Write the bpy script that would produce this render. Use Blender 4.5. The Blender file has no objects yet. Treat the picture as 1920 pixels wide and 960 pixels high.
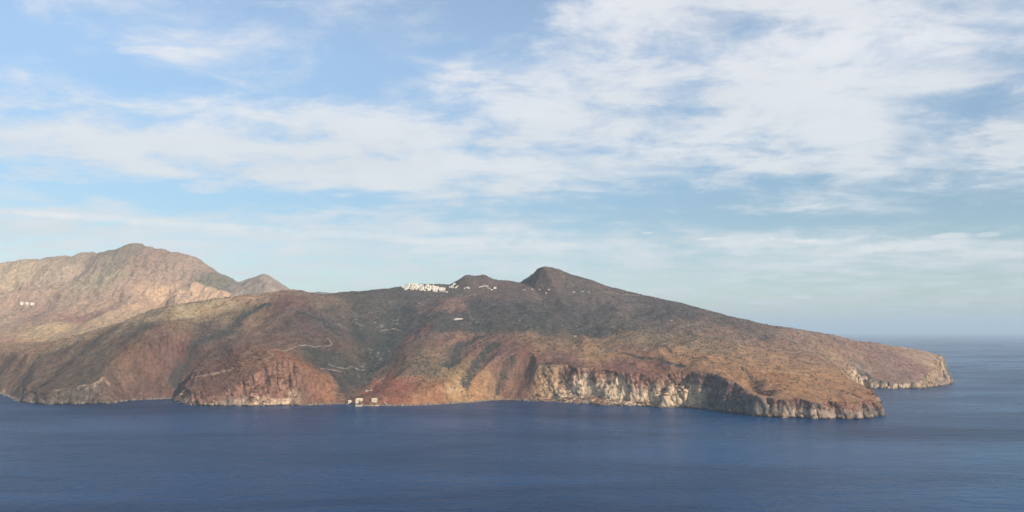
import bpy, math, random
import numpy as np

# ------------------------------------------------------------------ camera, sky, sun, exposure
scene = bpy.context.scene
COL = scene.collection
FPX = 1507.0                      # focal length in photo pixels (1920 wide)
HC = 211.0                        # height of the viewpoint above the sea
TP = 141.0 / FPX
PITCH = math.atan(TP)
cam_d = bpy.data.cameras.new('camera')
cam_d.sensor_width = 36.0
cam_d.lens = 36.0 * FPX / 1920.0
cam_d.clip_start = 1.0
cam_d.clip_end = 300000.0
cam = bpy.data.objects.new('camera', cam_d)
cam.location = (0, 0, HC)
cam.rotation_euler = (math.pi / 2 + PITCH, 0, 0)
COL.objects.link(cam)
scene.camera = cam
scene.render.resolution_x, scene.render.resolution_y = 1024, 512
scene.view_settings.view_transform = 'Standard'
scene.view_settings.look = 'None'
scene.view_settings.gamma = 1.0
scene.view_settings.exposure = 0.0
scene.render.engine = 'CYCLES'
try:
    scene.cycles.volume_bounces = 1
    scene.cycles.max_bounces = 5
except Exception:
    pass

SUN_EL = math.radians(27)
SUN_AZ = math.radians(134)        # clockwise from +Y (view direction)
sun_d = bpy.data.lights.new('sun', 'SUN')
sun_d.energy = 4.6
sun_d.angle = math.radians(0.6)
sun_d.color = (1.0, 0.90, 0.76)
sun = bpy.data.objects.new('sun', sun_d)
sv = np.array([math.sin(SUN_AZ) * math.cos(SUN_EL), math.cos(SUN_AZ) * math.cos(SUN_EL), math.sin(SUN_EL)])
from mathutils import Vector
sun.rotation_euler = Vector(sv).to_track_quat('Z', 'Y').to_euler()
COL.objects.link(sun)

CP, SP = math.cos(PITCH), math.sin(PITCH)
def ray(px, py):
    """direction through a pixel, scaled so that its Y component is 1: (a, 1, s)"""
    t = (480.0 - py) / FPX
    dy = CP - t * SP
    return (px - 960.0) / FPX / dy, (SP + t * CP) / dy
def at(px, py, D):
    a, s = ray(px, py)
    return (a * D, D, HC + s * D)
def proj(X, Y, Z):
    z = Z - HC
    d = Y * CP + z * SP
    u = -Y * SP + z * CP
    return 960 + FPX * X / d, 480 - FPX * u / d

# ---- the world: Nishita sky with layered high cloud
XS = [0, 160, 320, 480, 640, 800, 960, 1120, 1280, 1440, 1600, 1760, 1920]
CLOUD = [
 (0,   [.25,.45,.40,.35,.30,.30,.20,.50,.70,.75,.85,.85,.45]),
 (30,  [.20,.40,.40,.38,.28,.30,.18,.50,.72,.72,.80,.80,.50]),
 (60,  [.16,.22,.45,.45,.22,.20,.15,.50,.72,.60,.72,.70,.62]),
 (90,  [.22,.14,.62,.48,.18,.18,.22,.55,.75,.72,.75,.62,.60]),
 (130, [.22,.25,.42,.26,.20,.22,.52,.62,.80,.84,.90,.80,.62]),
 (160, [.45,.30,.30,.30,.28,.32,.52,.68,.80,.88,.88,.62,.70]),
 (190, [.58,.52,.42,.46,.46,.45,.65,.66,.76,.88,.86,.40,.42]),
 (220, [.66,.66,.62,.70,.74,.72,.75,.68,.66,.82,.86,.28,.66]),
 (255, [.72,.74,.78,.80,.80,.78,.76,.62,.66,.80,.84,.55,.84]),
 (290, [.74,.76,.82,.84,.84,.78,.72,.60,.62,.78,.86,.68,.80]),
 (315, [.50,.66,.78,.82,.84,.80,.76,.66,.58,.62,.62,.60,.66]),
 (335, [.10,.20,.55,.76,.84,.80,.74,.66,.56,.45,.42,.45,.46]),
 (355, [.06,.06,.12,.45,.76,.78,.66,.50,.34,.32,.34,.34,.22]),
 (378, [.60,.42,.14,.08,.16,.42,.36,.22,.16,.46,.62,.26,.08]),
 (400, [.66,.62,.52,.34,.38,.50,.40,.12,.08,.22,.34,.10,.06]),
 (425, [.66,.70,.68,.60,.56,.56,.50,.34,.22,.24,.24,.24,.20]),
 (450, [.58,.64,.64,.66,.66,.66,.62,.58,.56,.62,.58,.60,.52]),
 (480, [.50,.56,.58,.60,.62,.62,.62,.60,.60,.60,.56,.62,.58]),
 (520, [.48,.50,.50,.50,.52,.52,.54,.52,.50,.48,.46,.46,.44]),
 (621, [.42,.42,.42,.42,.42,.42,.42,.42,.42,.42,.42,.42,.42]),
]
def cov_at(px, py):
    ys = [c[0] for c in CLOUD]
    vals = [np.interp(px, XS, c[1]) for c in CLOUD]
    return float(np.interp(py, ys, vals))

world = bpy.data.worlds.new('World')
scene.world = world
world.use_nodes = True
wt = world.node_tree
for n in list(wt.nodes):
    wt.nodes.remove(n)
def wn(t, **kw):
    n = wt.nodes.new(t)
    for k, v in kw.items():
        setattr(n, k, v)
    return n
def setin(tree, sock, v):
    if isinstance(v, bpy.types.NodeSocket):
        tree.links.new(v, sock)
    elif v is not None:
        sock.default_value = v
def wm(op, a, b=None, c=None, clamp=False):
    n = wn('ShaderNodeMath', operation=op, use_clamp=clamp)
    for i, v in enumerate((a, b, c)):
        setin(wt, n.inputs[i], v)
    return n.outputs[0]
def wmix(fac, a, b):
    n = wn('ShaderNodeMix', data_type='RGBA')
    setin(wt, n.inputs[0], fac); setin(wt, n.inputs[6], a); setin(wt, n.inputs[7], b)
    return n.outputs[2]
def wnoise(vec, scale, detail, rough=0.55, lac=2.0, dist=0.0):
    n = wn('ShaderNodeTexNoise')
    wt.links.new(vec, n.inputs['Vector'])
    n.inputs['Scale'].default_value = scale; n.inputs['Detail'].default_value = detail
    n.inputs['Roughness'].default_value = rough; n.inputs['Lacunarity'].default_value = lac
    n.inputs['Distortion'].default_value = dist
    return n.outputs['Fac']
def build_world():
    tc = wn('ShaderNodeTexCoord')
    sep = wn('ShaderNodeSeparateXYZ')
    wt.links.new(tc.outputs['Generated'], sep.inputs[0])
    x, y, z = sep.outputs
    az = wm('ARCTAN2', x, y)
    hyp = wm('SQRT', wm('ADD', wm('MULTIPLY', x, x), wm('MULTIPLY', y, y)))
    e = wm('DIVIDE', z, wm('MAXIMUM', hyp, 0.001))
    ep = wm('MAXIMUM', e, 0.0)
    # coordinates on a cloud sheet far overhead (softened towards the horizon)
    den = wm('ADD', wm('MAXIMUM', z, 0.0), 0.13)
    cx = wm('DIVIDE', x, den); cy = wm('DIVIDE', y, den)
    comb = wn('ShaderNodeCombineXYZ')
    wt.links.new(cx, comb.inputs[0]); wt.links.new(cy, comb.inputs[1])
    P = comb.outputs[0]
    n_big = wnoise(P, 0.75, 5, 0.55, dist=0.3)
    n_mid = wnoise(P, 3.2, 10, 0.68, dist=0.3)
    map2 = wn('ShaderNodeMapping'); wt.links.new(P, map2.inputs[0])
    map2.inputs['Rotation'].default_value = (0, 0, 0.18); map2.inputs['Scale'].default_value = (1.2, 2.4, 1)
    n_str = wnoise(map2.outputs[0], 2.2, 7, 0.6, dist=0.4)
    # warped look-up of the cover
    AZ0, AZ1 = -0.62, 0.62
    azw = wm('ADD', az, wm('MULTIPLY', wm('SUBTRACT', n_mid, 0.5), 0.16))
    ew = wm('ADD', ep, wm('MULTIPLY', wm('SUBTRACT', n_str, 0.5), 0.022))
    u = wm('DIVIDE', wm('SUBTRACT', azw, AZ0), AZ1 - AZ0, clamp=True)
    NR, STEP = 27, 0.016
    er = wm('MINIMUM', wm('DIVIDE', wm('MAXIMUM', ew, 0.0), STEP), NR - 1.0)
    total = None
    for j in range(NR):
        fc = wn('ShaderNodeFloatCurve')
        cv = fc.mapping.curves[0]
        NPT = 25
        pts = []
        for i in range(NPT):
            uu = i / (NPT - 1)
            aa = AZ0 + uu * (AZ1 - AZ0)
            ee = j * STEP
            dx, dy, dz = math.sin(aa), math.cos(aa), ee
            d_ = dy * CP + dz * SP; u_ = -dy * SP + dz * CP
            px = 960 + FPX * dx / d_; py = 480 - FPX * u_ / d_
            pts.append((uu, cov_at(px, py)))
        cv.points[0].location = pts[0]; cv.points[1].location = pts[-1]
        for p in pts[1:-1]:
            cv.points.new(*p)
        fc.mapping.update()
        wt.links.new(u, fc.inputs['Value'])
        w = wm('SUBTRACT', 1.0, wm('ABSOLUTE', wm('SUBTRACT', er, float(j))), clamp=True)
        pr = wm('MULTIPLY', fc.outputs[0], w)
        total = pr if total is None else wm('ADD', total, pr)
    # break the cover up with noise; the fine streaks get weaker towards the horizon
    amp = wm('MULTIPLY_ADD', wm('MULTIPLY', ep, 4.5, clamp=True), 0.42, 0.58)
    nz = wm('ADD', wm('MULTIPLY', wm('SUBTRACT', n_mid, 0.5), 1.9), wm('MULTIPLY', wm('SUBTRACT', n_str, 0.5), 0.9))
    nz = wm('ADD', nz, wm('MULTIPLY', wm('SUBTRACT', n_big, 0.5), 0.35))
    c = wm('ADD', total, wm('MULTIPLY', nz, amp))
    mr = wn('ShaderNodeMapRange', interpolation_type='SMOOTHSTEP')
    wt.links.new(c, mr.inputs[0])
    for i, v in ((1, 0.12), (2, 0.90), (3, 0.0), (4, 0.92)):
        mr.inputs[i].default_value = v
    veil = wm('MULTIPLY_ADD', wm('MULTIPLY', wm('SUBTRACT', ep, 0.17), 6.0, clamp=True), 0.12, 0.03)
    alpha = wm('MAXIMUM', mr.outputs[0], wm('ADD', wm('MULTIPLY', mr.outputs[0], 0.7), veil))
    # small cumulus heads low over the horizon
    def dirpix(px, py):
        a, s = ray(px, py)
        return math.atan(a), s / math.sqrt(1 + a * a)
    sm = wnoise(tc.outputs['Generated'], 60.0, 4, 0.6)
    heads = 0.0
    for (px, py, wx, wy, st) in ((1322, 448, 16, 3, .6), (1214, 437, 10, 3, .4), (1508, 452, 20, 4, .5), (1780, 442, 34, 5, .45),
                                 (1500, 557, 24, 5, .42), (1852, 440, 20, 4, .4), (1786, 569, 22, 6, .3), (1400, 446, 60, 7, .3),
                                 (1205, 545, 60, 6, .2), (1590, 470, 90, 8, .35), (170, 408, 110, 7, .40), (90, 402, 60, 5, .35), (400, 424, 150, 6, .38), (640, 440, 130, 7, .35), (860, 452, 150, 8, .35),
                                 (1080, 462, 160, 7, .35), (1450, 456, 120, 9, .4), (1700, 462, 90, 9, .35), (1850, 478, 70, 8, .35)):
        a0, e0 = dirpix(px, py)
        ax = wm('DIVIDE', wm('SUBTRACT', az, a0), wx / FPX)
        ey = wm('DIVIDE', wm('SUBTRACT', e, e0), wy / FPX)
        r2 = wm('ADD', wm('MULTIPLY', ax, ax), wm('MULTIPLY', ey, ey))
        r2 = wm('ADD', r2, wm('MULTIPLY', wm('SUBTRACT', sm, 0.5), 3.0))
        b = wm('MULTIPLY', wm('SUBTRACT', 1.3, r2, clamp=True), st)
        heads = wm('ADD', heads, b, clamp=True)
    sky = wn('ShaderNodeTexSky')
    sky.sky_type = 'NISHITA'
    sky.sun_disc = False
    sky.sun_elevation = SUN_EL
    sky.sun_rotation = SUN_AZ
    sky.altitude = 200
    sky.air_density = 1.0; sky.dust_density = 0.6; sky.ozone_density = 1.6
    # shade inside the cloud
    cb = wm('MULTIPLY_ADD', wm('SUBTRACT', wnoise(P, 1.6, 6, 0.6), 0.5), 0.30, 1.0)
    cloudcol = wn('ShaderNodeMix', data_type='RGBA', blend_type='MULTIPLY')
    cloudcol.inputs[0].default_value = 1.0
    lowhi = wmix(wm('MULTIPLY', ep, 3.0, clamp=True), (6.0, 6.45, 6.7, 1), (6.9, 7.0, 7.3, 1))
    wt.links.new(lowhi, cloudcol.inputs[6])
    cc = wn('ShaderNodeCombineXYZ')
    for i in range(3):
        wt.links.new(cb, cc.inputs[i])
    wt.links.new(cc.outputs[0], cloudcol.inputs[7])
    tint = wn('ShaderNodeMix', data_type='RGBA', blend_type='MULTIPLY')
    tint.inputs[0].default_value = 1.0
    wt.links.new(sky.outputs[0], tint.inputs[6])
    wt.links.new(wmix(wm('MULTIPLY', wm('SUBTRACT', ep, 0.14), 5.0, clamp=True), SKYTINT, (1.30, 1.44, 1.46, 1)), tint.inputs[7])
    col = wmix(alpha, tint.outputs[2], cloudcol.outputs[2])
    col = wmix(heads, col, (7.4, 7.5, 7.5, 1))
    bg = wn('ShaderNodeBackground')
    wt.links.new(col, bg.inputs[0])
    bg.inputs[1].default_value = 0.12
    out = wn('ShaderNodeOutputWorld')
    wt.links.new(bg.outputs[0], out.inputs[0])
SKYTINT = (.90, .985, 1.0, 1)
build_world()

# ------------------------------------------------------------------ helpers
rng = np.random.default_rng(7)
random.seed(7)
_ANG = np.arange(4096) * (2 * math.pi / 4096.0)
_GC = np.cos(_ANG); _GS = np.sin(_ANG)
def _hash(ix, iy, seed):
    h = (ix.astype(np.int64) * 374761393 + iy.astype(np.int64) * 668265263 + seed * 1442695041) & 0xFFFFFFFF
    h = ((h ^ (h >> 13)) * 1274126177) & 0xFFFFFFFF
    return (h ^ (h >> 16)) & 4095
def perlin(x, y, seed=0):
    x = np.asarray(x, dtype=np.float64); y = np.asarray(y, dtype=np.float64)
    ix = np.floor(x); iy = np.floor(y)
    fx = x - ix; fy = y - iy
    ix = ix.astype(np.int64); iy = iy.astype(np.int64)
    u = fx * fx * fx * (fx * (fx * 6 - 15) + 10); v = fy * fy * fy * (fy * (fy * 6 - 15) + 10)
    def g(dx, dy):
        a = _hash(ix + dx, iy + dy, seed)
        return _GC[a] * (fx - dx) + _GS[a] * (fy - dy)
    n00, n10, n01, n11 = g(0, 0), g(1, 0), g(0, 1), g(1, 1)
    return ((n00 * (1 - u) + n10 * u) * (1 - v) + (n01 * (1 - u) + n11 * u) * v) * 1.5
def fbm(x, y, wl, octv=4, seed=0, gain=0.5):
    s = 0; a = 1.0; t = 0
    for o in range(octv):
        s = s + a * perlin(x / wl + 13.7 * o, y / wl - 7.1 * o, seed + o); t += a
        a *= gain; wl = wl / 2.03
    return s / t
def ridged(x, y, wl, octv=4, seed=0, gain=0.5):
    s = 0; a = 1.0; t = 0
    for o in range(octv):
        s = s + a * (1 - 2 * np.abs(perlin(x / wl + 5.3 * o, y / wl + 9.1 * o, seed + o))); t += a
        a *= gain; wl = wl / 2.05
    return s / t
def smin(a, b, k):
    h = np.clip(0.5 + 0.5 * (b - a) / k, 0, 1)
    return b * (1 - h) + a * h - k * h * (1 - h)
def sstep(x, a, b):
    t = np.clip((x - a) / (b - a), 0, 1)
    return t * t * (3 - 2 * t)
class TPS:
    """thin-plate surface through scattered spot heights"""
    def __init__(s, P, V, lam=0.0, sc=1000.0):
        s.P = np.asarray(P, float) / sc; s.sc = sc
        V = np.asarray(V, float)
        n = len(s.P)
        K = s.k(s.P, s.P) + lam * np.eye(n)
        Q = np.c_[np.ones(n), s.P]
        A = np.block([[K, Q], [Q.T, np.zeros((3, 3))]])
        s.w = np.linalg.solve(A, np.r_[V, np.zeros(3)])
    def k(s, A, B):
        d2 = (A[:, None, 0] - B[None, :, 0]) ** 2 + (A[:, None, 1] - B[None, :, 1]) ** 2
        return 0.5 * d2 * np.log(d2 + 1e-12)
    def __call__(s, X, Y):
        sh = np.shape(X)
        Q = np.c_[np.ravel(X), np.ravel(Y)] / s.sc
        out = np.empty(len(Q))
        for i in range(0, len(Q), 60000):
            q = Q[i:i + 60000]
            out[i:i + 60000] = s.k(q, s.P) @ s.w[:-3] + s.w[-3] + q @ s.w[-2:]
        return out.reshape(sh)
def tag(o, label=None, cat=None, group=None, kind=None):
    if label: o['label'] = label
    if cat: o['category'] = cat
    if group: o['group'] = group
    if kind: o['kind'] = kind
    return o
def mesh_obj(name, V, F, mats=(), parent=None, smooth=False, mi=None):
    me = bpy.data.meshes.new(name)
    me.from_pydata([tuple(v) for v in V], [], [tuple(f) for f in F])
    for m in mats: me.materials.append(m)
    if mi is not None: me.polygons.foreach_set('material_index', mi)
    if smooth: me.polygons.foreach_set('use_smooth', [True] * len(me.polygons))
    me.update()
    o = bpy.data.objects.new(name, me)
    COL.objects.link(o)
    if parent: o.parent = parent
    return o
def np_mesh(name, V, F, mat, smooth=True, attrs=()):
    """V (n,3) float, F (m,k) int"""
    me = bpy.data.meshes.new(name)
    m, k = F.shape
    me.vertices.add(len(V)); me.vertices.foreach_set('co', V.astype(np.float32).ravel())
    me.loops.add(m * k); me.loops.foreach_set('vertex_index', F.astype(np.int32).ravel())
    me.polygons.add(m)
    me.polygons.foreach_set('loop_start', (np.arange(m) * k).astype(np.int32))
    me.polygons.foreach_set('loop_total', np.full(m, k, np.int32))
    if smooth: me.polygons.foreach_set('use_smooth', np.ones(m, bool))
    me.materials.append(mat)
    for an, C in attrs:
        at_ = me.attributes.new(an, 'FLOAT_COLOR', 'POINT')
        c4 = np.ones((len(V), 4), np.float32); c4[:, :C.shape[1]] = C
        at_.data.foreach_set('color', c4.ravel())
    me.update(calc_edges=True)
    o = bpy.data.objects.new(name, me)
    COL.objects.link(o)
    return o

# node helper for materials
class NT:
    def __init__(s, name):
        s.m = bpy.data.materials.new(name); s.m.use_nodes = True
        s.t = s.m.node_tree
        s.b = s.t.nodes['Principled BSDF']
        s.out = s.t.nodes['Material Output']
    def n(s, t, **kw):
        n = s.t.nodes.new(t)
        for k, v in kw.items(): setattr(n, k, v)
        return n
    def math(s, op, a, b=None, c=None, clamp=False):
        n = s.n('ShaderNodeMath', operation=op, use_clamp=clamp)
        for i, v in enumerate((a, b, c)): setin(s.t, n.inputs[i], v)
        return n.outputs[0]
    def mix(s, fac, a, b, blend='MIX'):
        n = s.n('ShaderNodeMix', data_type='RGBA', blend_type=blend)
        setin(s.t, n.inputs[0], fac); setin(s.t, n.inputs[6], a); setin(s.t, n.inputs[7], b)
        return n.outputs[2]
    def noise(s, vec, scale, detail=3, rough=0.55, dist=0.0):
        n = s.n('ShaderNodeTexNoise')
        if vec is not None: s.t.links.new(vec, n.inputs['Vector'])
        n.inputs['Scale'].default_value = scale; n.inputs['Detail'].default_value = detail
        n.inputs['Roughness'].default_value = rough; n.inputs['Distortion'].default_value = dist
        return n.outputs['Fac']
    def pos(s):
        return s.n('ShaderNodeNewGeometry').outputs['Position']
    def mapping(s, vec, scale=(1, 1, 1), rot=(0, 0, 0)):
        n = s.n('ShaderNodeMapping'); s.t.links.new(vec, n.inputs[0])
        n.inputs['Scale'].default_value = scale; n.inputs['Rotation'].default_value = rot
        return n.outputs[0]
    def rng(s, v, a, b, c, d):
        n = s.n('ShaderNodeMapRange'); setin(s.t, n.inputs[0], v)
        for i, q in enumerate((a, b, c, d)): n.inputs[i + 1].default_value = q
        return n.outputs[0]
    def bump(s, h, strength, dist):
        n = s.n('ShaderNodeBump'); n.inputs['Strength'].default_value = strength
        n.inputs['Distance'].default_value = dist
        s.t.links.new(h, n.inputs['Height'])
        s.t.links.new(n.outputs[0], s.b.inputs['Normal'])

# ------------------------------------------------------------------ the lie of the land
def coastD(py):
    a, s = ray(960, py)
    return -HC / s
# coast: (px, py or None, D or None, cliff slope, scree height, low rock colour, high rock colour)
DK = (.13, .10, .085); RED = (.23, .12, .085); PALE = (.56, .405, .265); BUFF = (.33, .24, .18); SHD = (.135, .115, .105); SHR = (.16, .105, .09); ORG = (.44, .27, .14); TAN = (.34, .23, .14); GRY = (.17, .145, .125)  # SHD, SHR: rock darkened to paint deeper shade on the headland's left flank
COAST = [
 (-420, 738, None, 1.2, 0, DK, DK), (-200, 736, None, 1.2, 0, DK, DK), (-60, 734, None, 1.0, 0, DK, DK), (8, 739, None, 1.0, 0, DK, DK), (28, 750, None, 1.2, 0, DK, DK),
 (48, 755, None, 1.5, 0, GRY, DK), (90, 758, None, 1.4, 0, DK, DK), (150, 757, None, 1.4, 0, DK, DK), (205, 756, None, 1.4, 0, GRY, DK),
 (240, 751, None, 1.0, 0, RED, RED), (300, 748.5, None, 1.0, 0, DK, RED), (328, 748, None, 1.0, 0, DK, RED), (338, 755, None, 1.9, 0, PALE, RED),
 (372, 759, None, 2.4, 0, DK, RED), (392, 761, None, 2.4, 0, PALE, RED), (430, 761, None, 2.0, 0, DK, RED), (470, 761, None, 1.6, 0, PALE, RED), (540, 760, None, 1.6, 0, PALE, RED),
 (575, 760, None, 1.2, 0, RED, RED), (620, 758, None, 0.9, 0, RED, RED), (650, 757, None, 0.8, 0, DK, RED), (672, 762, None, 0.8, 0, RED, RED),
 (720, 761, None, 0.9, 0, RED, RED), (770, 761, None, 0.9, 0, RED, RED), (830, 758, None, 0.9, 0, RED, ORG), (890, 754, None, 0.8, 0, ORG, TAN),
 (930, 751, None, 0.7, 0, RED, RED), (960, 750, None, 0.8, 0, ORG, TAN), (985, 752, None, 1.3, 3, ORG, ORG), (1020, 753, None, 1.5, 6, ORG, ORG),
 (1050, 755, None, 1.7, 14, PALE, RED), (1090, 757, None, 1.8, 20, PALE, RED), (1130, 759, None, 1.8, 20, PALE, RED), (1180, 761, None, 2.2, 14, PALE, RED),
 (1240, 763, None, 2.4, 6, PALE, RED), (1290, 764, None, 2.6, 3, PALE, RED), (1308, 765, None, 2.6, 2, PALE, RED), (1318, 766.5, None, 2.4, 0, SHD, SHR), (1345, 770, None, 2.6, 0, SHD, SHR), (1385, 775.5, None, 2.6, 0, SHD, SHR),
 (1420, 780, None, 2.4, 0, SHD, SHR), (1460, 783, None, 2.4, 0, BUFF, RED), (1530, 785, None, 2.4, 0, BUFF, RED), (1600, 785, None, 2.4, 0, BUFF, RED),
 (1634, 782, None, 2.2, 0, GRY, RED), (1646, 776, None, 2.0, 0, GRY, RED), (1646, 768, None, 2.0, 0, GRY, RED),
 (1632, None, 2320, 1.8, 0, GRY, RED), (1614, None, 2520, 1.8, 0, PALE, TAN), (1600, None, 2740, 1.8, 0, PALE, TAN), (1598, None, 2900, 1.8, 0, PALE, TAN),
 (1606, None, 3010, 2.2, 0, PALE, TAN), (1626, 727.5, None, 2.2, 0, PALE, GRY), (1665, 728.5, None, 2.2, 0, PALE, GRY), (1710, 728.5, None, 2.2, 0, PALE, GRY),
 (1745, 726, None, 2.0, 0, TAN, TAN), (1766, 723, None, 1.8, 0, BUFF, TAN), (1776, 718, None, 2.4, 0, BUFF, TAN), (1783, None, 3380, 3.0, 0, GRY, TAN),
 (1776, None, 3520, 3.0, 0, GRY, GRY), (1768, None, 3800, 2.4, 0, GRY, GRY), (1720, None, 4200, 1, 0, GRY, GRY), (1600, None, 4700, 1, 0, GRY, GRY), (1350, None, 5200, 1, 0, GRY, GRY),
 (1000, None, 5500, 1, 0, GRY, GRY), (700, None, 5600, 1, 0, GRY, GRY), (500, None, 9000, 1, 0, GRY, GRY), (-900, None, 9000, 1, 0, GRY, GRY), (-900, None, 2700, 1, 0, GRY, GRY),
]
cpts, catt = [], []
for (px, py, D, k, ht, lo, hi) in COAST:
    if D is None: D = coastD(py)
    a, _ = ray(px, 760 if py is None else py)
    cpts.append((a * D, D)); catt.append((k, ht) + lo + hi)
cpts = np.array(cpts); catt = np.array(catt, float)
n0 = len(cpts)
nxt = np.r_[np.arange(1, n0), 0]
SP_, SA_ = [], []
for i in range(n0):                      # subdivide and roughen the coast outline
    a, b = cpts[i], cpts[nxt[i]]
    L = np.hypot(*(b - a))
    ns = max(1, min(6, int(L / 35)))
    for j in range(ns):
        t = j / ns
        SP_.append(a + (b - a) * t); SA_.append(catt[i] + (catt[nxt[i]] - catt[i]) * t)
SP_ = np.array(SP_); SA_ = np.array(SA_)
off = np.c_[fbm(SP_[:, 0], SP_[:, 1], 90, 3, 41), fbm(SP_[:, 0], SP_[:, 1], 90, 3, 57)] * np.array([16.0, 22.0])
SP_ = SP_ + off * np.where(SP_[:, 1:2] < 3300, 1, 2)

# lattice for the smooth layers
LS = 8.0
LX0, LX1, LY0, LY1 = -2000.0, 2400.0, 1750.0, 5750.0
lx = np.arange(LX0, LX1 + 1, LS); ly = np.arange(LY0, LY1 + 1, LS)
GX, GY = np.meshgrid(lx, ly)             # [iy, ix]
def lat(A, X, Y):
    fx = np.clip((X - LX0) / LS, 0, len(lx) - 1.001); fy = np.clip((Y - LY0) / LS, 0, len(ly) - 1.001)
    ix = fx.astype(int); iy = fy.astype(int); fx = fx - ix; fy = fy - iy
    if A.ndim == 3: fx = fx[..., None]; fy = fy[..., None]
    return (A[iy, ix] * (1 - fx) + A[iy, ix + 1] * fx) * (1 - fy) + (A[iy + 1, ix] * (1 - fx) + A[iy + 1, ix + 1] * fx) * fy

def coast_field():
    P = SP_; Q = np.roll(SP_, -1, 0); AA = SA_; AB = np.roll(SA_, -1, 0)
    q = np.c_[GX.ravel(), GY.ravel()]
    best = np.full(len(q), 1e18); att = np.zeros((len(q), AA.shape[1])); inside = np.zeros(len(q), bool)
    for i in range(len(P)):
        a, b = P[i], Q[i]; ab = b - a
        L2 = ab @ ab
        if L2 < 1e-6: continue
        ap = q - a
        t = np.clip((ap @ ab) / L2, 0, 1)
        d = (ap[:, 0] - t * ab[0]) ** 2 + (ap[:, 1] - t * ab[1]) ** 2
        m = d < best
        best[m] = d[m]; att[m] = AA[i] * (1 - t[m, None]) + AB[i] * t[m, None]
        c = ((a[1] > q[:, 1]) != (b[1] > q[:, 1]))
        with np.errstate(divide='ignore', invalid='ignore'):
            xi = (b[0] - a[0]) * (q[:, 1] - a[1]) / (b[1] - a[1]) + a[0]
        inside ^= (c & (q[:, 0] < xi))
    d = np.sqrt(best); d[~inside] *= -1
    return d.reshape(GX.shape), att.reshape(GX.shape + (AA.shape[1],))
CD, CA = coast_field()
for _ in range(14):                      # let the cliff character change gradually along the shore
    CA[1:-1, 1:-1] = (2 * CA[1:-1, 1:-1] + CA[:-2, 1:-1] + CA[2:, 1:-1] + CA[1:-1, :-2] + CA[1:-1, 2:]) / 6

# spot heights read off the photograph: (px, py, distance)
SPOT = [
 # shoulder above the shore
 (-380, 725, 2600), (-200, 725, 2600), (0, 722, 2560), (70, 735, 2420), (150, 739, 2360), (230, 734, 2400), (300, 735, 2420), (345, 738, 2370), (400, 738, 2340),
 (470, 700, 2370), (520, 697, 2370), (580, 712, 2350), (625, 740, 2320), (650, 745, 2340), (690, 742, 2340), (740, 742, 2350), (800, 738, 2360), (860, 728, 2400),
 (910, 744, 2420), (940, 738, 2450), (962, 728, 2470), (985, 716, 2470), (1020, 706, 2430), (1060, 700, 2410), (1110, 702, 2380), (1170, 705, 2335), (1230, 708, 2300), (1290, 700, 2280),
 (1325, 696, 2270), (1360, 706, 2200), (1400, 718, 2120), (1435, 734, 2065), (1480, 738, 2050), (1540, 739, 2050), (1600, 742, 2055), (1632, 750, 2060),
 # headland
 (1450, 712, 2220), (1520, 715, 2230), (1590, 722, 2240), (1400, 690, 2350), (1470, 692, 2430), (1550, 697, 2480), (1606, 715, 2450), (1590, 692, 2750),
 (1340, 672, 2480), (1420, 668, 2650), (1500, 673, 2720), (1560, 677, 2900),
 # right shoulder and cape
 (1250, 655, 2650), (1300, 635, 2900), (1400, 640, 2950), (1500, 648, 3050), (1600, 668, 3130), (1620, 695, 3080), (1660, 700, 3090), (1710, 702, 3095), (1750, 702, 3120),
 (1640, 668, 3250), (1700, 675, 3280), (1740, 685, 3230), (1762, 692, 3250), (1764, 676, 3340),
 # skyline, right to left
 (1756, 666, 3420), (1730, 658, 3450), (1700, 653, 3480), (1650, 646, 3480), (1600, 640, 3470), (1577, 633, 3460), (1517, 623, 3450), (1450, 611, 3450), (1380, 598, 3460), (1310, 578, 3510),
 (1243, 563, 3570), (1183, 550, 3630), (1133, 537, 3670), (1095, 535.5, 3680), (1040, 537, 3690), (982, 534, 3700), (945, 531, 3740), (900, 533, 3760), (850, 538, 3740), (832, 543.5, 3710), (812, 539.5, 3715), (790, 536.5, 3715), (768, 536, 3710),
 (752, 541, 3700), (735, 543.5, 3680), (745, 549, 3610), (790, 549, 3620), (825, 550, 3620), (715, 543.5, 3640), (690, 547, 3560), (660, 550, 3480), (630, 556, 3380), (600, 555, 3280), (570, 551, 3200), (540, 549, 3170), (500, 552, 3160), (470, 555, 3140), (430, 562, 3080),
 (395, 566, 3030), (350, 573, 2980), (310, 579, 2930), (270, 594, 2890), (235, 610, 2870), (190, 622, 2900), (120, 640, 2950), (50, 655, 2980), (-50, 665, 3000), (-250, 670, 3000), (-380, 670, 3000),
 # the long front slope
 (1150, 585, 3350), (1200, 620, 3030), (1150, 660, 2650), (1080, 600, 3150), (1000, 565, 3380), (1000, 600, 3080), (1050, 640, 2780), (1000, 660, 2620), (1100, 680, 2500), (950, 690, 2540),
 (1210, 682, 2450), (900, 560, 3450), (900, 600, 3120), (900, 640, 2830), (880, 670, 2660), (860, 700, 2520), (800, 565, 3450), (800, 600, 3170), (790, 640, 2880), (790, 680, 2620), (780, 715, 2460),
 (740, 575, 3350), (720, 610, 3080), (700, 650, 2820), (680, 690, 2570), (660, 720, 2430), (650, 590, 3120), (640, 630, 2860), (620, 665, 2650), (600, 690, 2500),
 (560, 590, 2930), (550, 625, 2750), (540, 660, 2560), (520, 680, 2440), (490, 590, 2920), (470, 620, 2760), (450, 650, 2610), (430, 685, 2470), (400, 600, 2850), (380, 640, 2650), (360, 690, 2500), (340, 715, 2430),
 (320, 610, 2760), (290, 640, 2620), (270, 680, 2500), (250, 710, 2430), (200, 650, 2700), (180, 690, 2540), (150, 715, 2450), (80, 680, 2700), (60, 705, 2560), (0, 690, 2720), (-200, 695, 2700), (-380, 700, 2700),
]
P, V = [], []
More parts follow.
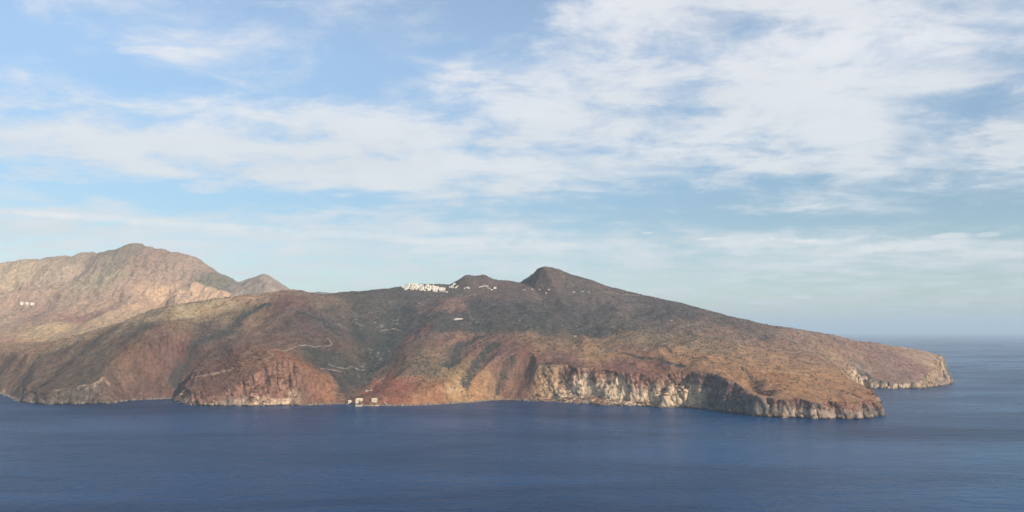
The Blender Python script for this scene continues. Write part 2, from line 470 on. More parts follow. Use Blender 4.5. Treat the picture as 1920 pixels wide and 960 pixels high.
for (px, py, D) in SPOT:
    x, y, z = at(px, py, D)
    P.append((x, y)); V.append(z)
# the far side of the island runs down to its back shore
for (px, D, z) in ((1650, 3900, 60), (1500, 3900, 120), (1300, 4000, 210), (1100, 4200, 300), (900, 4300, 330), (750, 4200, 330), (600, 3900, 290), (450, 3600, 240), (300, 3350, 200),
                   (150, 3350, 170), (0, 3400, 150), (-300, 3400, 140), (1400, 4500, 90), (1100, 4900, 120), (800, 5000, 140), (600, 4700, 160), (400, 4200, 150), (100, 4200, 120), (-300, 4200, 120),
                   (1700, 4100, 20), (700, 5600, 40), (200, 5600, 80)):
    P.append((ray(px, 600)[0] * D, D)); V.append(z)
S0 = TPS(P, V, 1e-4)(GX, GY)

# relief: valleys (negative) and spurs (positive), traced over the slope
def cliffsurf(S, X, Y, d, att, warp):
    k = att[..., 0]; ht = att[..., 1]
    dd = d + warp
    d0 = ht / 0.75
    g = np.where(dd < 0, dd * 0.8, np.where(dd < d0, dd * 0.75, ht + k * (dd - d0))) + np.clip(dd - 20, 0, 200) ** 2 / 160.0
    return g
def surf_lat(S):
    g = cliffsurf(S, GX, GY, CD, CA, 0)
    return smin(S, g, 14.0)
def hit(T, px, py, sky_ok=True):
    a, s = ray(px, py)
    Y = np.arange(1800.0, 5600.0, 4.0)
    Z = lat(T, a * Y, Y)
    below = (HC + s * Y) <= np.maximum(Z, 0)
    if below.any():
        i = int(np.argmax(below)); return a * Y[i], Y[i], max(Z[i], 0)
    if not sky_ok: return None
    el = (Z - HC) / Y
    i = int(np.argmax(el)); return a * Y[i], Y[i], Z[i]
def seg_dist(line, X, Y):
    best = np.full(X.shape, 1e18); par = np.zeros(X.shape)
    n = len(line) - 1
    for i in range(n):
        a = np.array(line[i][:2]); b = np.array(line[i + 1][:2]); ab = b - a
        t = np.clip(((X - a[0]) * ab[0] + (Y - a[1]) * ab[1]) / max(ab @ ab, 1e-6), 0, 1)
        d = (X - a[0] - t * ab[0]) ** 2 + (Y - a[1] - t * ab[1]) ** 2
        m = d < best
        best = np.where(m, d, best); par = np.where(m, (i + t) / n, par)
    return np.sqrt(best), par
T0 = surf_lat(S0)
# (amount m, half width m, pixel points)
RELIEF = [
 (-34, 80, [(758, 575), (745, 610), (722, 650), (695, 690), (668, 722), (652, 752)]),
 (-22, 45, [(655, 600), (668, 640), (690, 680)]),
 (-20, 85, [(470, 590), (430, 612), (395, 640), (360, 675), (335, 708), (316, 738)]),
 (-16, 35, [(560, 690), (600, 712), (640, 745)]),
 (16, 60, [(540, 560), (560, 610), (560, 650), (545, 680)]),
 (20, 55, [(430, 640), (470, 668), (530, 690), (590, 722), (628, 752)]),
 (12, 120, [(300, 600), (290, 640), (275, 690)]),
 (-20, 60, [(160, 640), (110, 680), (60, 720), (40, 742)]),
 (12, 60, [(640, 575), (650, 620), (610, 655)]),
 (14, 60, [(840, 560), (835, 600), (815, 640)]),
 (-14, 34, [(905, 632), (872, 648), (848, 672), (842, 692)]),
 (-16, 30, [(935, 648), (905, 672), (880, 700), (872, 722)]),
 (-10, 24, [(960, 680), (945, 710), (935, 738)]),
 (10, 40, [(985, 660), (975, 700)]),
 (-12, 40, [(1180, 665), (1240, 684), (1300, 690)]),
 (-9, 22, [(1405, 700), (1425, 718), (1438, 734)]),
 (-16, 34, [(1340, 690), (1385, 700), (1420, 722), (1440, 745)]),
 (-8, 18, [(1545, 725), (1580, 732)]),
 (-8, 40, [(1000, 545), (1040, 580), (1080, 620), (1060, 660)]),
 (-12, 60, [(1200, 570), (1230, 600), (1270, 630)]),
 (10, 60, [(1130, 560), (1160, 600), (1200, 640)]),
 (-10, 50, [(1400, 615), (1440, 640), (1500, 660)]),
 (-14, 30, [(1560, 668), (1578, 682), (1592, 700)]),
]
S1 = S0.copy()
wxx = GX + 26 * fbm(GX, GY, 160, 3, 77); wyy = GY + 26 * fbm(GX, GY, 160, 3, 88)
for (am, w, pts) in RELIEF:
    L = [hit(T0, *p) for p in pts]
    d, par = seg_dist(L, wxx, wyy)
    env = np.minimum(1, 4 * par + 0.15) * np.minimum(1, 4 * (1 - par) + 0.25)
    S1 = S1 + 1.3 * am * np.exp(-(d / w) ** 2) * env

# summit crag with its scarp on the left, and the flat-topped knoll beside the village
def crag(S, px, D, H, wl, Lr, vv, flat=0.0, lin=False):
    x0 = ray(px, 530)[0] * D
    u = GX - x0 + 0.25 * (GY - D) + 6 * fbm(GX, GY, 40, 3, 11)
    v = (GY - D)
    B = H * np.clip(1 + u / wl, 0, 1) ** 0.9 * np.where(u < flat, 1, (np.clip(1 - (u - flat) / Lr, 0, 1) ** 1.15 if lin else np.exp(-np.clip(u - flat, 0, None) / Lr))) * np.exp(-(v / vv) ** 2)
    return S + B
S1 = crag(S1, 1016, 3690, 84, 68, 245, 190, 50, True)
S1 = crag(S1, 872, 3790, 40, 62, 55, 110, 95)
T1 = surf_lat(S1)

def H(X, Y, fine=True):
    """height of the island at world points"""
    X = np.asarray(X, float); Y = np.asarray(Y, float)
    S = lat(S1, X, Y); d = lat(CD, X, Y); A = lat(CA, X, Y)
    k = A[..., 0]
    kk = np.clip((k - 0.6) / 1.6, 0.12, 1.1)
    near = np.exp(-np.clip(d, 0, None) / 260.0)
    bt = 1 + 0.45 * sstep(X, 560, 680)
    warp = kk * bt * (20 * ridged(X, Y, 84, 3, 3, 0.5) + 12 * fbm(X, Y, 34, 3, 5, .6) + 3.5 * ridged(X, Y, 12, 2, 9) - 8)
    rough = sstep(d, 10, 220)
    big = 17 * (1 - .6 * sstep(Y, 3250, 3550)) * (ridged(X + 20 * fbm(X, Y, 120, 2, 8), Y * 0.7, 190, 3, 21) - 0.25) * rough
    small = 4.2 * fbm(X, Y, 38, 4, 31, 0.6) * (0.35 + 0.65 * rough) + 0.8 * ridged(X, Y, 9, 2, 33)
    Ss = S + big + small
    # old field terraces on the scrubby slopes
    sc = lat(SCR, X, Y) if SCR is not None else 0
    tz = (Ss + 3 * fbm(X, Y, 70, 2, 55)) / 7.0
    ft = tz - np.floor(tz)
    Ss = Ss + sc * 1.5 * (sstep(ft, 0.0, 0.8) - ft) * 1.6
    g = cliffsurf(S, X, Y, d, A, warp)
    ledge = 3.0 * fbm(g + 0.15 * X, X * 0.12, 9, 3, 63) * kk
    g = g + np.where(g > 2, ledge, 0)
    return smin(Ss, g, 7.0)

# ---- soil colours (some with cloud shade painted in) and scrub density, again spot by spot
ZONE = [  # px, py, soil rgb, scrub 0..1
 (0, 700, (.19, .14, .10), .1), (-60, 660, (.44, .32, .20), .1), (10, 662, (.48, .34, .22), .1), (60, 658, (.46, .33, .21), .15), (110, 648, (.44, .33, .20), .15), (170, 630, (.42, .33, .20), .2), (30, 690, (.30, .21, .14), .1), (100, 675, (.20, .15, .11), .2), (180, 640, (.18, .15, .105), .25), (180, 700, (.19, .155, .11), .1), (250, 606, (.42, .34, .21), .3), (250, 630, (.19, .15, .11), .3),
 (100, 715, (.20, .155, .11), .1), (250, 690, (.23, .16, .11), .1), (300, 670, (.235, .15, .11), .1), (325, 690, (.24, .15, .115), .1), (270, 738, (.20, .13, .10), .1), (380, 700, (.23, .15, .11), .1),
 (300, 592, (.44, .36, .22), .2), (350, 585, (.58, .48, .29), .2), (420, 574, (.54, .44, .27), .2), (470, 562, (.52, .38, .24), .1), (360, 605, (.34, .26, .17), .3), (390, 620, (.17, .13, .10), .5), (430, 600, (.30, .24, .155), .35), (480, 590, (.30, .23, .155), .2),
 (540, 570, (.24, .15, .12), .05), (500, 620, (.28, .20, .145), .1), (560, 610, (.18, .13, .115), .3), (520, 650, (.25, .17, .125), .1), (450, 650, (.26, .185, .135), .1), (430, 680, (.25, .15, .105), .05),
 (620, 570, (.28, .22, .16), .35), (650, 590, (.22, .19, .15), .55), (690, 575, (.18, .16, .13), .7), (600, 610, (.15, .13, .12), .45), (680, 615, (.13, .12, .10), .8), (740, 600, (.11, .105, .095), .8), (735, 640, (.09, .095, .075), .9),
 (715, 680, (.09, .09, .07), .9), (650, 740, (.16, .12, .09), .4), (610, 650, (.17, .125, .105), .1), (640, 680, (.12, .11, .085), .8), (600, 670, (.10, .10, .08), .8), (650, 655, (.17, .13, .10), .3),
 (500, 690, (.36, .19, .10), .05), (560, 695, (.38, .20, .11), .05), (610, 725, (.38, .21, .115), .02), (480, 672, (.32, .20, .12), .1), (400, 730, (.24, .14, .095), .1), (480, 730, (.20, .11, .085), 0), (560, 735, (.20, .12, .09), 0),
 (700, 705, (.25, .16, .11), .35), (712, 720, (.36, .15, .09), .1), (740, 735, (.33, .14, .085), .1), (690, 745, (.26, .14, .09), .1), (760, 700, (.30, .22, .14), .6), (800, 690, (.32, .24, .14), .65), (830, 670, (.33, .24, .15), .45),
 (860, 725, (.46, .32, .16), .1), (810, 735, (.38, .21, .11), .15), (900, 738, (.42, .27, .14), 0), (840, 700, (.38, .29, .15), .4), (760, 660, (.24, .17, .12), .4), (780, 630, (.24, .15, .12), .3), (850, 635, (.28, .18, .13), .3),
 (760, 560, (.17, .15, .13), .8), (800, 575, (.20, .15, .13), .6), (850, 570, (.27, .18, .14), .35), (790, 605, (.13, .12, .11), .75), (840, 610, (.11, .11, .105), .75), (830, 550, (.20, .17, .14), .7),
 (900, 575, (.10, .10, .10), .7), (1000, 585, (.10, .095, .095), .75), (900, 615, (.12, .115, .10), .8), (1100, 590, (.12, .11, .11), .7), (1000, 615, (.13, .125, .11), .85), (1100, 620, (.13, .125, .105), .85), (1230, 590, (.12, .11, .11), .6),  # dark scrub ground, with cloud shadow also worked into the colour
 (900, 550, (.24, .18, .15), .6), (960, 548, (.22, .17, .15), .7), (1030, 525, (.22, .17, .14), .55), (1080, 540, (.18, .16, .14), .75), (1150, 560, (.20, .17, .155), .7), (1280, 590, (.15, .13, .12), .6), (1380, 608, (.17, .14, .12), .55),
 (880, 655, (.25, .16, .12), .2), (950, 660, (.23, .14, .11), .15), (1000, 640, (.29, .20, .125), .35), (950, 700, (.25, .15, .11), .05), (1050, 680, (.22, .13, .10), .15), (1040, 650, (.28, .19, .12), .3),
 (1120, 672, (.42, .28, .14), .05), (1100, 650, (.31, .22, .13), .2), (1180, 655, (.27, .18, .12), .15), (1160, 685, (.24, .14, .105), .05), (1230, 690, (.25, .145, .10), .05), (1200, 640, (.30, .23, .14), .55), (1180, 610, (.20, .17, .13), .75),
 (1280, 670, (.40, .26, .14), .05), (1300, 640, (.30, .23, .145), .5), (1340, 655, (.32, .24, .15), .4), (1300, 610, (.28, .21, .16), .5), (1380, 630, (.29, .215, .16), .45), (1400, 665, (.36, .25, .15), .1),
 (1450, 690, (.38, .25, .135), .02), (1550, 705, (.40, .26, .14), .02), (1500, 730, (.38, .24, .13), .02), (1480, 660, (.32, .22, .15), .15), (1560, 668, (.34, .25, .16), .2), (1600, 730, (.36, .22, .12), 0),
 (1500, 640, (.28, .21, .16), .3), (1580, 650, (.29, .21, .16), .2), (1650, 665, (.30, .21, .165), .1), (1700, 685, (.30, .21, .165), .05), (1740, 675, (.40, .31, .22), 0), (1755, 690, (.46, .36, .25), 0), (1620, 690, (.28, .20, .15), .1),
]
SCR = None
zp, zc = [], []
for (px, py, c, s) in ZONE:
    x, y, z = hit(T1, px, py)
    zp.append((x, y)); zc.append(c + (s,))
zp = np.array(zp); zc = np.array(zc)
cxw = GX + 40 * fbm(GX, GY, 150, 4, 101, 0.6); cyw = GY + 60 * fbm(GX, GY, 150, 4, 131, 0.6)
ZW = np.zeros(GX.shape); ZCOL = np.zeros(GX.shape + (4,))
for p, c in zip(zp, zc):
    d2 = ((cxw - p[0]) ** 2 + ((cyw - p[1]) * 0.75) ** 2) / 3600.0
    w = 1.0 / (d2 + 0.12) ** 2.2
    ZW += w; ZCOL += w[..., None] * c
ZCOL /= ZW[..., None]
SCR = ZCOL[..., 3]

# dark thickets lining the gullies
GULLY = [
 (19, [(905, 632), (872, 648), (848, 672), (842, 692)]), (20, [(935, 648), (905, 672), (880, 700), (872, 722)]), (14, [(960, 680), (945, 710), (935, 738)]),
 (46, [(758, 575), (745, 610), (722, 650), (695, 690), (668, 722)]), (24, [(500, 575), (450, 600), (400, 635), (360, 670), (325, 710)]),
 (6, [(1240, 655), (1290, 668), (1340, 682), (1400, 700), (1425, 715)]), (20, [(620, 700), (650, 735)]), (5, [(1545, 725), (1580, 732), (1600, 742)]), (30, [(665, 608), (680, 640)]),
 (18, [(560, 588), (600, 606), (640, 636)]), (14, [(1020, 690), (1050, 705)]), (9, [(1170, 668), (1230, 676), (1280, 690)]),
]
GUL = np.zeros(GX.shape)
for (w, pts) in GULLY:
    L = [hit(T1, *p) for p in pts]
    d, _ = seg_dist(L, wxx, wyy)
    GUL = np.maximum(GUL, np.exp(-(d / w) ** 2))
SCR = np.clip(SCR + 0.8 * GUL, 0, 1)
# bare lips of tan earth
BRI = np.zeros(GX.shape)
for pts in ([(95, 735), (122, 731)], [(145, 729), (175, 725), (206, 722)], [(380, 706), (420, 694), (440, 691)], [(505, 701), (545, 690)], [(10, 728), (24, 726)],
            [(840, 733), (862, 728)], [(1085, 672), (1130, 676)], [(1110, 660), (1150, 663)]):
    d, _ = seg_dist([hit(T1, *p) for p in pts], wxx, wyy)
    BRI = np.maximum(BRI, np.exp(-(d / 8.0) ** 2))

# ------------------------------------------------------------------ materials
def land_material():
    m = NT('dry_ground')
    at_ = m.n('ShaderNodeAttribute', attribute_name='soil')
    p = m.pos()
    n1 = m.noise(p, 0.09, 6, 0.65)
    n2 = m.noise(p, 0.35, 4, 0.7)
    f = m.math('MULTIPLY', m.rng(n1, 0.25, 0.75, 0.72, 1.28), m.rng(n2, 0.25, 0.75, 0.78, 1.22))
    cc = m.n('ShaderNodeCombineXYZ')
    for i in range(3): m.t.links.new(f, cc.inputs[i])
    col = m.mix(1.0, at_.outputs['Color'], cc.outputs[0], 'MULTIPLY')
    m.t.links.new(col, m.b.inputs['Base Color'])
    m.b.inputs['Roughness'].default_value = 0.95
    m.b.inputs['Specular IOR Level'].default_value = 0.1
    m.bump(m.math('ADD', m.math('MULTIPLY', n1, 2.0), n2), 0.8, 1.6)
    return m.m
M_land = land_material()

def sea_material():
    m = NT('sea_water')
    p = m.pos()
    w1 = m.noise(m.mapping(p, (1 / 60, 1 / 34, 1), (0, 0, 0.35)), 1.0, 5, 0.62)
    w2 = m.noise(m.mapping(p, (1 / 14, 1 / 9, 1), (0, 0, 0.2)), 1.0, 4, 0.6)
    lane = m.noise(m.mapping(p, (1 / 900, 1 / 420, 1), (0, 0, -0.25)), 1.0, 6, 0.62, 0.8)
    lane2 = m.noise(m.mapping(p, (1 / 2600, 1 / 900, 1), (0, 0, 0.1)), 1.0, 4, 0.55, 0.5)
    ln = m.math('ADD', m.math('MULTIPLY', lane, 0.6), m.math('MULTIPLY', lane2, 0.4))
    f = m.rng(ln, 0.40, 0.60, 0, 1)
    col = m.mix(f, (.000, .018, .064, 1), (.002, .060, .160, 1))
    m.t.links.new(col, m.b.inputs['Base Color'])
    m.t.links.new(m.rng(f, 0, 1, 0.36, 0.22), m.b.inputs['Roughness'])
    m.b.inputs['IOR'].default_value = 1.333
    m.b.inputs['Specular IOR Level'].default_value = 0.13
    h = m.math('ADD', m.math('MULTIPLY', w1, 3.0), m.math('MULTIPLY', w2, 1.0))
    m.bump(h, 1.0, 1.9)
    return m.m
M_sea = sea_material()

def flat_mat(name, col, rough=0.8, var=0.08, scale=0.6):
    m = NT(name)
    n = m.noise(m.pos(), scale, 4, 0.6)
    a = tuple(c * (1 - var) for c in col) + (1,); b = tuple(min(1, c * (1 + var)) for c in col) + (1,)
    m.t.links.new(m.mix(n, a, b), m.b.inputs['Base Color'])
    m.b.inputs['Roughness'].default_value = rough
    m.b.inputs['Specular IOR Level'].default_value = 0.25
    return m.m
M_white = flat_mat('whitewash', (.76, .69, .59))
M_cream = flat_mat('cream_plaster', (.72, .58, .40))
M_pale = flat_mat('pale_yellow_plaster', (.74, .64, .48))
M_stone = flat_mat('dry_stone', (.48, .40, .30), var=.25)
M_dark = flat_mat('dark_opening', (.05, .05, .055))
M_wood = flat_mat('blue_painted_wood', (.10, .16, .24))
M_track = flat_mat('pale_track', (.27, .205, .155), 0.95, .15, .1)
M_conc = flat_mat('quay_concrete', (.62, .50, .36), 0.9, .15)
M_bush = NT('scrub_leaves')
_n = M_bush.noise(M_bush.pos(), 0.05, 3)
M_bush.t.links.new(M_bush.mix(_n, (.026, .032, .024, 1), (.058, .060, .044, 1)), M_bush.b.inputs['Base Color'])
M_bush.b.inputs['Roughness'].default_value = 0.95
M_bush.b.inputs['Specular IOR Level'].default_value = 0.1
M_bush = M_bush.m
M_rock = flat_mat('shore_rock', (.22, .17, .13), 0.9, .5, 0.08)

# ------------------------------------------------------------------ the island mesh: columns fan out, rows follow the relief
def adaptive_rows(Hf, acol, Y0, Y1, nrow, nsamp=1500, base=0.03, smooth=5):
    Ys = Y0 + (Y1 - Y0) * np.linspace(0, 1, nsamp)
    A, YY = np.meshgrid(acol, Ys, indexing='ij')
    Z = Hf(A * YY, YY)
    Zc = np.maximum(Z, -4)
    _, py = proj(A * YY, YY, Zc)
    run = np.minimum.accumulate(py, axis=1)
    vis = py <= run + 3.0
    dpy = np.abs(np.diff(py, axis=1, prepend=py[:, :1]))
    w = np.where(vis & (Z > -5), dpy + 0.10 * (Ys[1] - Ys[0]) / 6, 0.0) + base * (Ys[1] - Ys[0]) / 8
    # blur across columns
    kern = np.exp(-(np.arange(-smooth * 2, smooth * 2 + 1) / smooth) ** 2); kern /= kern.sum()
    wp = np.pad(w, ((smooth * 2, smooth * 2), (0, 0)), mode='edge')
    w = sum(kern[i] * wp[i:i + len(acol)] for i in range(len(kern)))
    c = np.cumsum(w, axis=1); c /= c[:, -1:]
    q = np.linspace(0, 1, nrow)
    return np.array([np.interp(q, np.r_[0, c[i]], np.r_[Y0, Ys]) for i in range(len(acol))])

def fan_mesh(name, Hf, a0, a1, ncol, Y0, Y1, nrow, colf, mat, nca=160, crags=False, **kw):
    ac = np.linspace(a0, a1, nca)
    R = adaptive_rows(Hf, ac, Y0, Y1, nrow, **kw)
    a = np.linspace(a0, a1, ncol)
    fi = np.interp(a, ac, np.arange(nca)); i0 = np.clip(fi.astype(int), 0, nca - 2); f = (fi - i0)[:, None]
    Y = R[i0] * (1 - f) + R[i0 + 1] * f
    X = a[:, None] * Y
    Z = Hf(X, Y)
    Vv = np.stack([X, Y, Z], -1)
    if crags:
        du = np.gradient(Vv, axis=0); dv = np.gradient(Vv, axis=1)
        N = np.cross(du, dv); N /= np.linalg.norm(N, axis=-1, keepdims=True) + 1e-9
        N[N[..., 2] < 0] *= -1
        st = sstep(N[..., 2], 0.85, 0.6) * sstep(Z, -2, 2)
        t_ = X + 0.6 * Y
        am = (12.0 * (ridged(t_, Z * .22, 46, 3, 721, .5) - .25) + 6 * fbm(t_, Z * 0.5, 30, 4, 701, .62) + 2.4 * ridged(t_, Z * .35, 13, 2, 711, .5)) * sstep(lat(CA, X, Y)[..., 0], 0.9, 1.6)
        Nh = N * np.array([1, 1, 0.15])
        Vv = Vv + Nh * (st * am)[..., None]
    du = np.gradient(Vv, axis=0); dv = np.gradient(Vv, axis=1)
    N = np.cross(du, dv); N /= np.linalg.norm(N, axis=-1, keepdims=True) + 1e-9
    N[N[..., 2] < 0] *= -1
    C = colf(X, Y, Z, N)
    idx = np.arange(ncol * nrow).reshape(ncol, nrow)
    F = np.stack([idx[:-1, :-1], idx[1:, :-1], idx[1:, 1:], idx[:-1, 1:]], -1).reshape(-1, 4)
    zz = Z.ravel()
    F = F[zz[F].max(1) > -12]          # drop the sea bed
    used = np.zeros(ncol * nrow, bool); used[F.ravel()] = True
    remap = np.cumsum(used) - 1
    return np_mesh(name, Vv.reshape(-1, 3)[used], remap[F], mat, True, [('soil', C.reshape(-1, 3)[used])])

def island_colour(X, Y, Z, N):
    soil = lat(ZCOL[..., :3], X, Y) * np.array([.78, .665, .64]) * (1 - .22 * sstep(X, -350, -650) )[..., None]  # left hills darkened in the colour to stand for cloud shade
    scr = lat(SCR, X, Y)
    A = lat(CA, X, Y); d = lat(CD, X, Y); S = lat(S1, X, Y)
    lo = A[..., 2:5]; hi = A[..., 5:8]
    n1 = fbm(X, Y, 60, 5, 201, 0.65); n2 = fbm(X, Y * 0.6, 18, 4, 211, 0.7); n3 = fbm(X, Y, 7, 3, 221, 0.7)
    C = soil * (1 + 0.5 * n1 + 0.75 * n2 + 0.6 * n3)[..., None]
    # hue drift
    n4 = fbm(X, Y, 110, 4, 231, 0.6)
    C = C * (1 + n4[..., None] * np.array([0.12, -0.04, -0.16]))
    # low scrub between the bushes
    m = sstep(n2 * 0.9 + n3 * 0.7 + scr * 1.1, 0.45, 0.95)[..., None]
    C = C * (1 - 0.62 * m) + np.array([.068, .062, .056]) * 0.62 * m
    gl = (sstep(lat(GUL, X, Y) * (1 + 1.2 * n1 + 1.4 * n2), .35, 1.0) * .8)[..., None]
    C = C * (1 - gl) + np.array([.040, .042, .040]) * gl
    br = sstep(lat(BRI, X, Y) + .7 * n3 + .5 * n2, .5, .95)[..., None] * .6
    C = C * (1 - br) + np.array([.52, .34, .20]) * br
    # bare pale stones
    ps = sstep(fbm(X, Y * 1.3, 15, 3, 251, 0.7) + 0.22 * scr + .5 * n1, 0.34, 0.70)[..., None] * 0.45 * sstep(fbm(X, Y, 130, 2, 253), -.3, .2)[..., None]
    C = C * (1 - ps) + np.array([.36, .31, .25]) * ps
    # rock on the steep faces
    steep = sstep(N[..., 2] + 0.10 * n2, 0.80, 0.60)
    steep = steep * sstep(d, 115, 60) * (0.15 + 0.85 * sstep(A[..., 0], 1.0, 1.7))
    hrel = np.clip(Z / np.maximum(S, 12), 0, 1) + 0.6 * fbm(X, Y, 70, 5, 241, 0.65) + 0.25 * fbm(X, Z * 1.5, 14, 3, 243)
    up = sstep(X, -250, 50)
    tt = sstep(hrel, 0.12 + 0.30 * up, 0.5 + 0.40 * up)[..., None]
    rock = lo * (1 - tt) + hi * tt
    rn = 0.5 * fbm(X, Y, 9, 4, 261, 0.7) + 0.8 * fbm(X + .6 * Y, Z * .9, 10, 4, 263, .7); rn2 = fbm(X + Z * 0.3, Y - Z * 0.2, 28, 4, 271, 0.65)
    dk = sstep(fbm(X * 1.0 + Y * .5, Z * 1.2, 22, 4, 281, .65) + .4 * rn, .12, .42)[..., None]
    rock = rock * (1 - .62 * dk)
    rock = rock * 1.1 * (1 + 1.0 * rn + 0.6 * rn2)[..., None]
    wet = sstep(Z + 1.5 * rn, 4.5, 1.5)[..., None]
    rock = rock * (1 - 0.6 * wet)
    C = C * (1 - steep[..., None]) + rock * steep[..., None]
    wet2 = sstep(Z + 1.5 * rn, 3.0, 1.0)[..., None]
    C = C * (1 - 0.4 * wet2)
    return np.clip(C, 0.02, 0.7)

a_l = ray(-140, 760)[0]; a_r = ray(1830, 700)[0]
land = fan_mesh('island', H, a_l, a_r, 1340, 1830, 5650, 620, island_colour, M_land, crags=True)
tag(land, 'dry brown island sloping down to sea cliffs', kind='structure')

# ------------------------------------------------------------------ the pale mountain on the left, its pointed neighbour and a far ridge
def mountain_field(spots, extra, lam=1e-4):
    P, V = [], []
    for (px, py, D) in spots:
        x, y, z = at(px, py, D); P.append((x, y)); V.append(z)
    for (px, D, z) in extra:
        P.append((ray(px, 560)[0] * D, D)); V.append(z)
    return TPS(P, V, lam)
MS = [(-380, 520, 5100), (-200, 508, 5100), (-80, 503, 5100), (0, 498, 5100), (35, 491, 5100), (70, 488.5, 5100), (110, 488, 5120), (135, 483, 5150), (160, 478, 5150), (182, 482, 5170), (210, 471, 5200), (245, 461, 5200),
      (275, 466, 5200), (305, 474, 5180), (325, 473, 5160), (345, 480, 5140), (368, 495, 5100), (392, 513, 5080), (420, 518, 5060), (440, 528, 5050), (470, 545, 5000),
      (0, 540, 4650), (60, 530, 4700), (120, 520, 4800), (170, 525, 4750), (220, 520, 4800), (270, 510, 4900), (320, 520, 4850), (370, 540, 4700), (250, 550, 4550), (150, 560, 4450), (330, 555, 4500),
      (60, 570, 4350), (0, 580, 4250), (0, 610, 3900), (80, 605, 3950), (150, 600, 3950), (220, 590, 4050), (300, 585, 4100), (380, 570, 4300), (430, 560, 4400), (0, 640, 3500), (100, 632, 3500), (190, 625, 3550),
      (-200, 540, 4700), (-200, 600, 4000), (-200, 650, 3500), (-380, 600, 4000), (-380, 650, 3500)]
ME = [(0, 5900, 420), (250, 5900, 520), (450, 5900, 260), (-300, 5900, 400), (0, 6800, 150), (300, 6800, 150), (500, 6600, 60), (-300, 6800, 150), (560, 5000, 140), (520, 4500, 230), (300, 3500, 120), (450, 3800, 150), (0, 3200, 110), (-300, 3200, 110)]
MF = mountain_field(MS, ME)
def MH(X, Y):
    sh = np.shape(X)
    S = MF(X, Y)
    wX = X + 60 * fbm(X, Y, 260, 3, 301); wY = Y + 60 * fbm(X, Y, 260, 3, 311)
    r = 95 * (ridged(wX + 0.25 * wY, wY * 0.38, 330, 6, 321, 0.52) - 0.3)
    r2 = 5 * fbm(X, Y, 60, 4, 331, 0.65)
    hi = sstep(S, 180, 420)
    sky = np.exp(-((Y - 5130) / 260) ** 2)
    return S + (r * (0.35 + 0.65 * hi)) * (1 - 0.74 * sky) + r2 + 3.5 * (ridged(X, Y, 45, 3, 341) - .3) * hi + 9 * fbm(X, Y, 130, 4, 351, .6)
MC = [(0, 520, (.40, .32, .22)), (60, 560, (.36, .26, .19)), (20, 600, (.33, .25, .18)), (60, 590, (.28, .19, .15)), (120, 520, (.38, .30, .22)), (170, 500, (.24, .20, .15)), (190, 530, (.30, .26, .18)), (240, 470, (.20, .17, .13)), (215, 490, (.23, .19, .14)),
      (280, 480, (.28, .20, .15)), (250, 520, (.36, .26, .19)), (320, 500, (.30, .22, .17)), (300, 550, (.48, .34, .22)), (370, 550, (.52, .37, .25)), (350, 520, (.30, .23, .18)), (400, 525, (.17, .16, .12)), (200, 570, (.33, .24, .17)), (100, 612, (.42, .32, .19)),
      (60, 630, (.38, .28, .17)), (150, 600, (.28, .17, .13)), (230, 595, (.40, .29, .19)), (440, 535, (.17, .16, .13)), (130, 560, (.33, .25, .18)), (20, 640, (.30, .19, .13)), (150, 620, (.34, .25, .16))]
def hitM(f, px, py, Y0=3200, Y1=5600):
    a, s = ray(px, py)
    Y = np.arange(Y0, Y1, 8.0); Z = f(a * Y, Y)
    b = (HC + s * Y) <= Z
    i = int(np.argmax(b)) if b.any() else int(np.argmax((Z - HC) / Y))
    return a * Y[i], Y[i], Z[i]
mcp = [(hitM(MH, px, py)[:2], c) for (px, py, c) in MC]
def mount_colour(X, Y, Z, N):
    wX = X + 90 * fbm(X, Y, 240, 4, 401, .6); wY = Y + 130 * fbm(X, Y, 240, 4, 411, .6)
    W = 0; C = 0
    for (p, c) in mcp:
        d2 = ((wX - p[0]) ** 2 + ((wY - p[1]) * .6) ** 2) / 12000.0
        w = 1 / (d2 + 0.15) ** 2; W = W + w; C = C + w[..., None] * np.array(c)
    C = C / W[..., None]
    n1 = fbm(X, Y, 90, 5, 421, .7); n2 = fbm(X, Y * .6, 28, 4, 431, .7)
    n3 = fbm(X, Y, 14, 3, 441, .7)
    C = C * (1 + .5 * n1 + .5 * n2 + .3 * n3)[..., None] * np.array([1.16, 1.05, 1.0])
    m = sstep(n2 + .6 * n1 + .12, .2, .45)[..., None] * .6
    C = C * (1 - m) + np.array([.085, .085, .06]) * m
    return np.clip(C, .02, .7)
mt = fan_mesh('mountain', MH, ray(-160, 560)[0], ray(600, 560)[0], 520, 3150, 6700, 300, mount_colour, M_land, nca=80, nsamp=700)
tag(mt, 'pale sunlit mountain rising behind the front hills on the left', kind='structure')

def cone_ridge(name, line, D, depth, label, base, col, seed, ncol=160, nrow=90, rough=18):
    px = [l[0] for l in line]
    X_ = np.array([ray(p, 540)[0] * D for p in px]); Z_ = np.array([at(l[0], l[1], D)[2] for l in line])
    def f(X, Y):
        xs = X * D / Y
        top = np.interp(xs, X_, Z_)
        v = np.abs(Y - D) / depth
        hh = base + (top - base) * (1 - sstep(v, 0, 1)) if False else base + (top - base) * np.clip(1 - v ** 1.2, -0.3, 1)
        edge = np.exp(-((Y - D) / (depth * 0.12)) ** 2)
        return hh + rough * (ridged(X, Y * .35, 110, 4, seed) - .3) * (1 - edge) + 3 * fbm(X, Y, 30, 3, seed + 3)
    def cf(X, Y, Z, N):
        n = fbm(X, Y, 60, 5, seed + 9, .7)
        return np.clip(np.array(col) * (1 + .7 * n)[..., None], .02, .7)
    o = fan_mesh(name, f, X_[0] / D, X_[-1] / D, ncol, D - depth, D + depth, nrow, cf, M_land, nca=40, nsamp=400)
    tag(o, label, kind='structure')
    return f
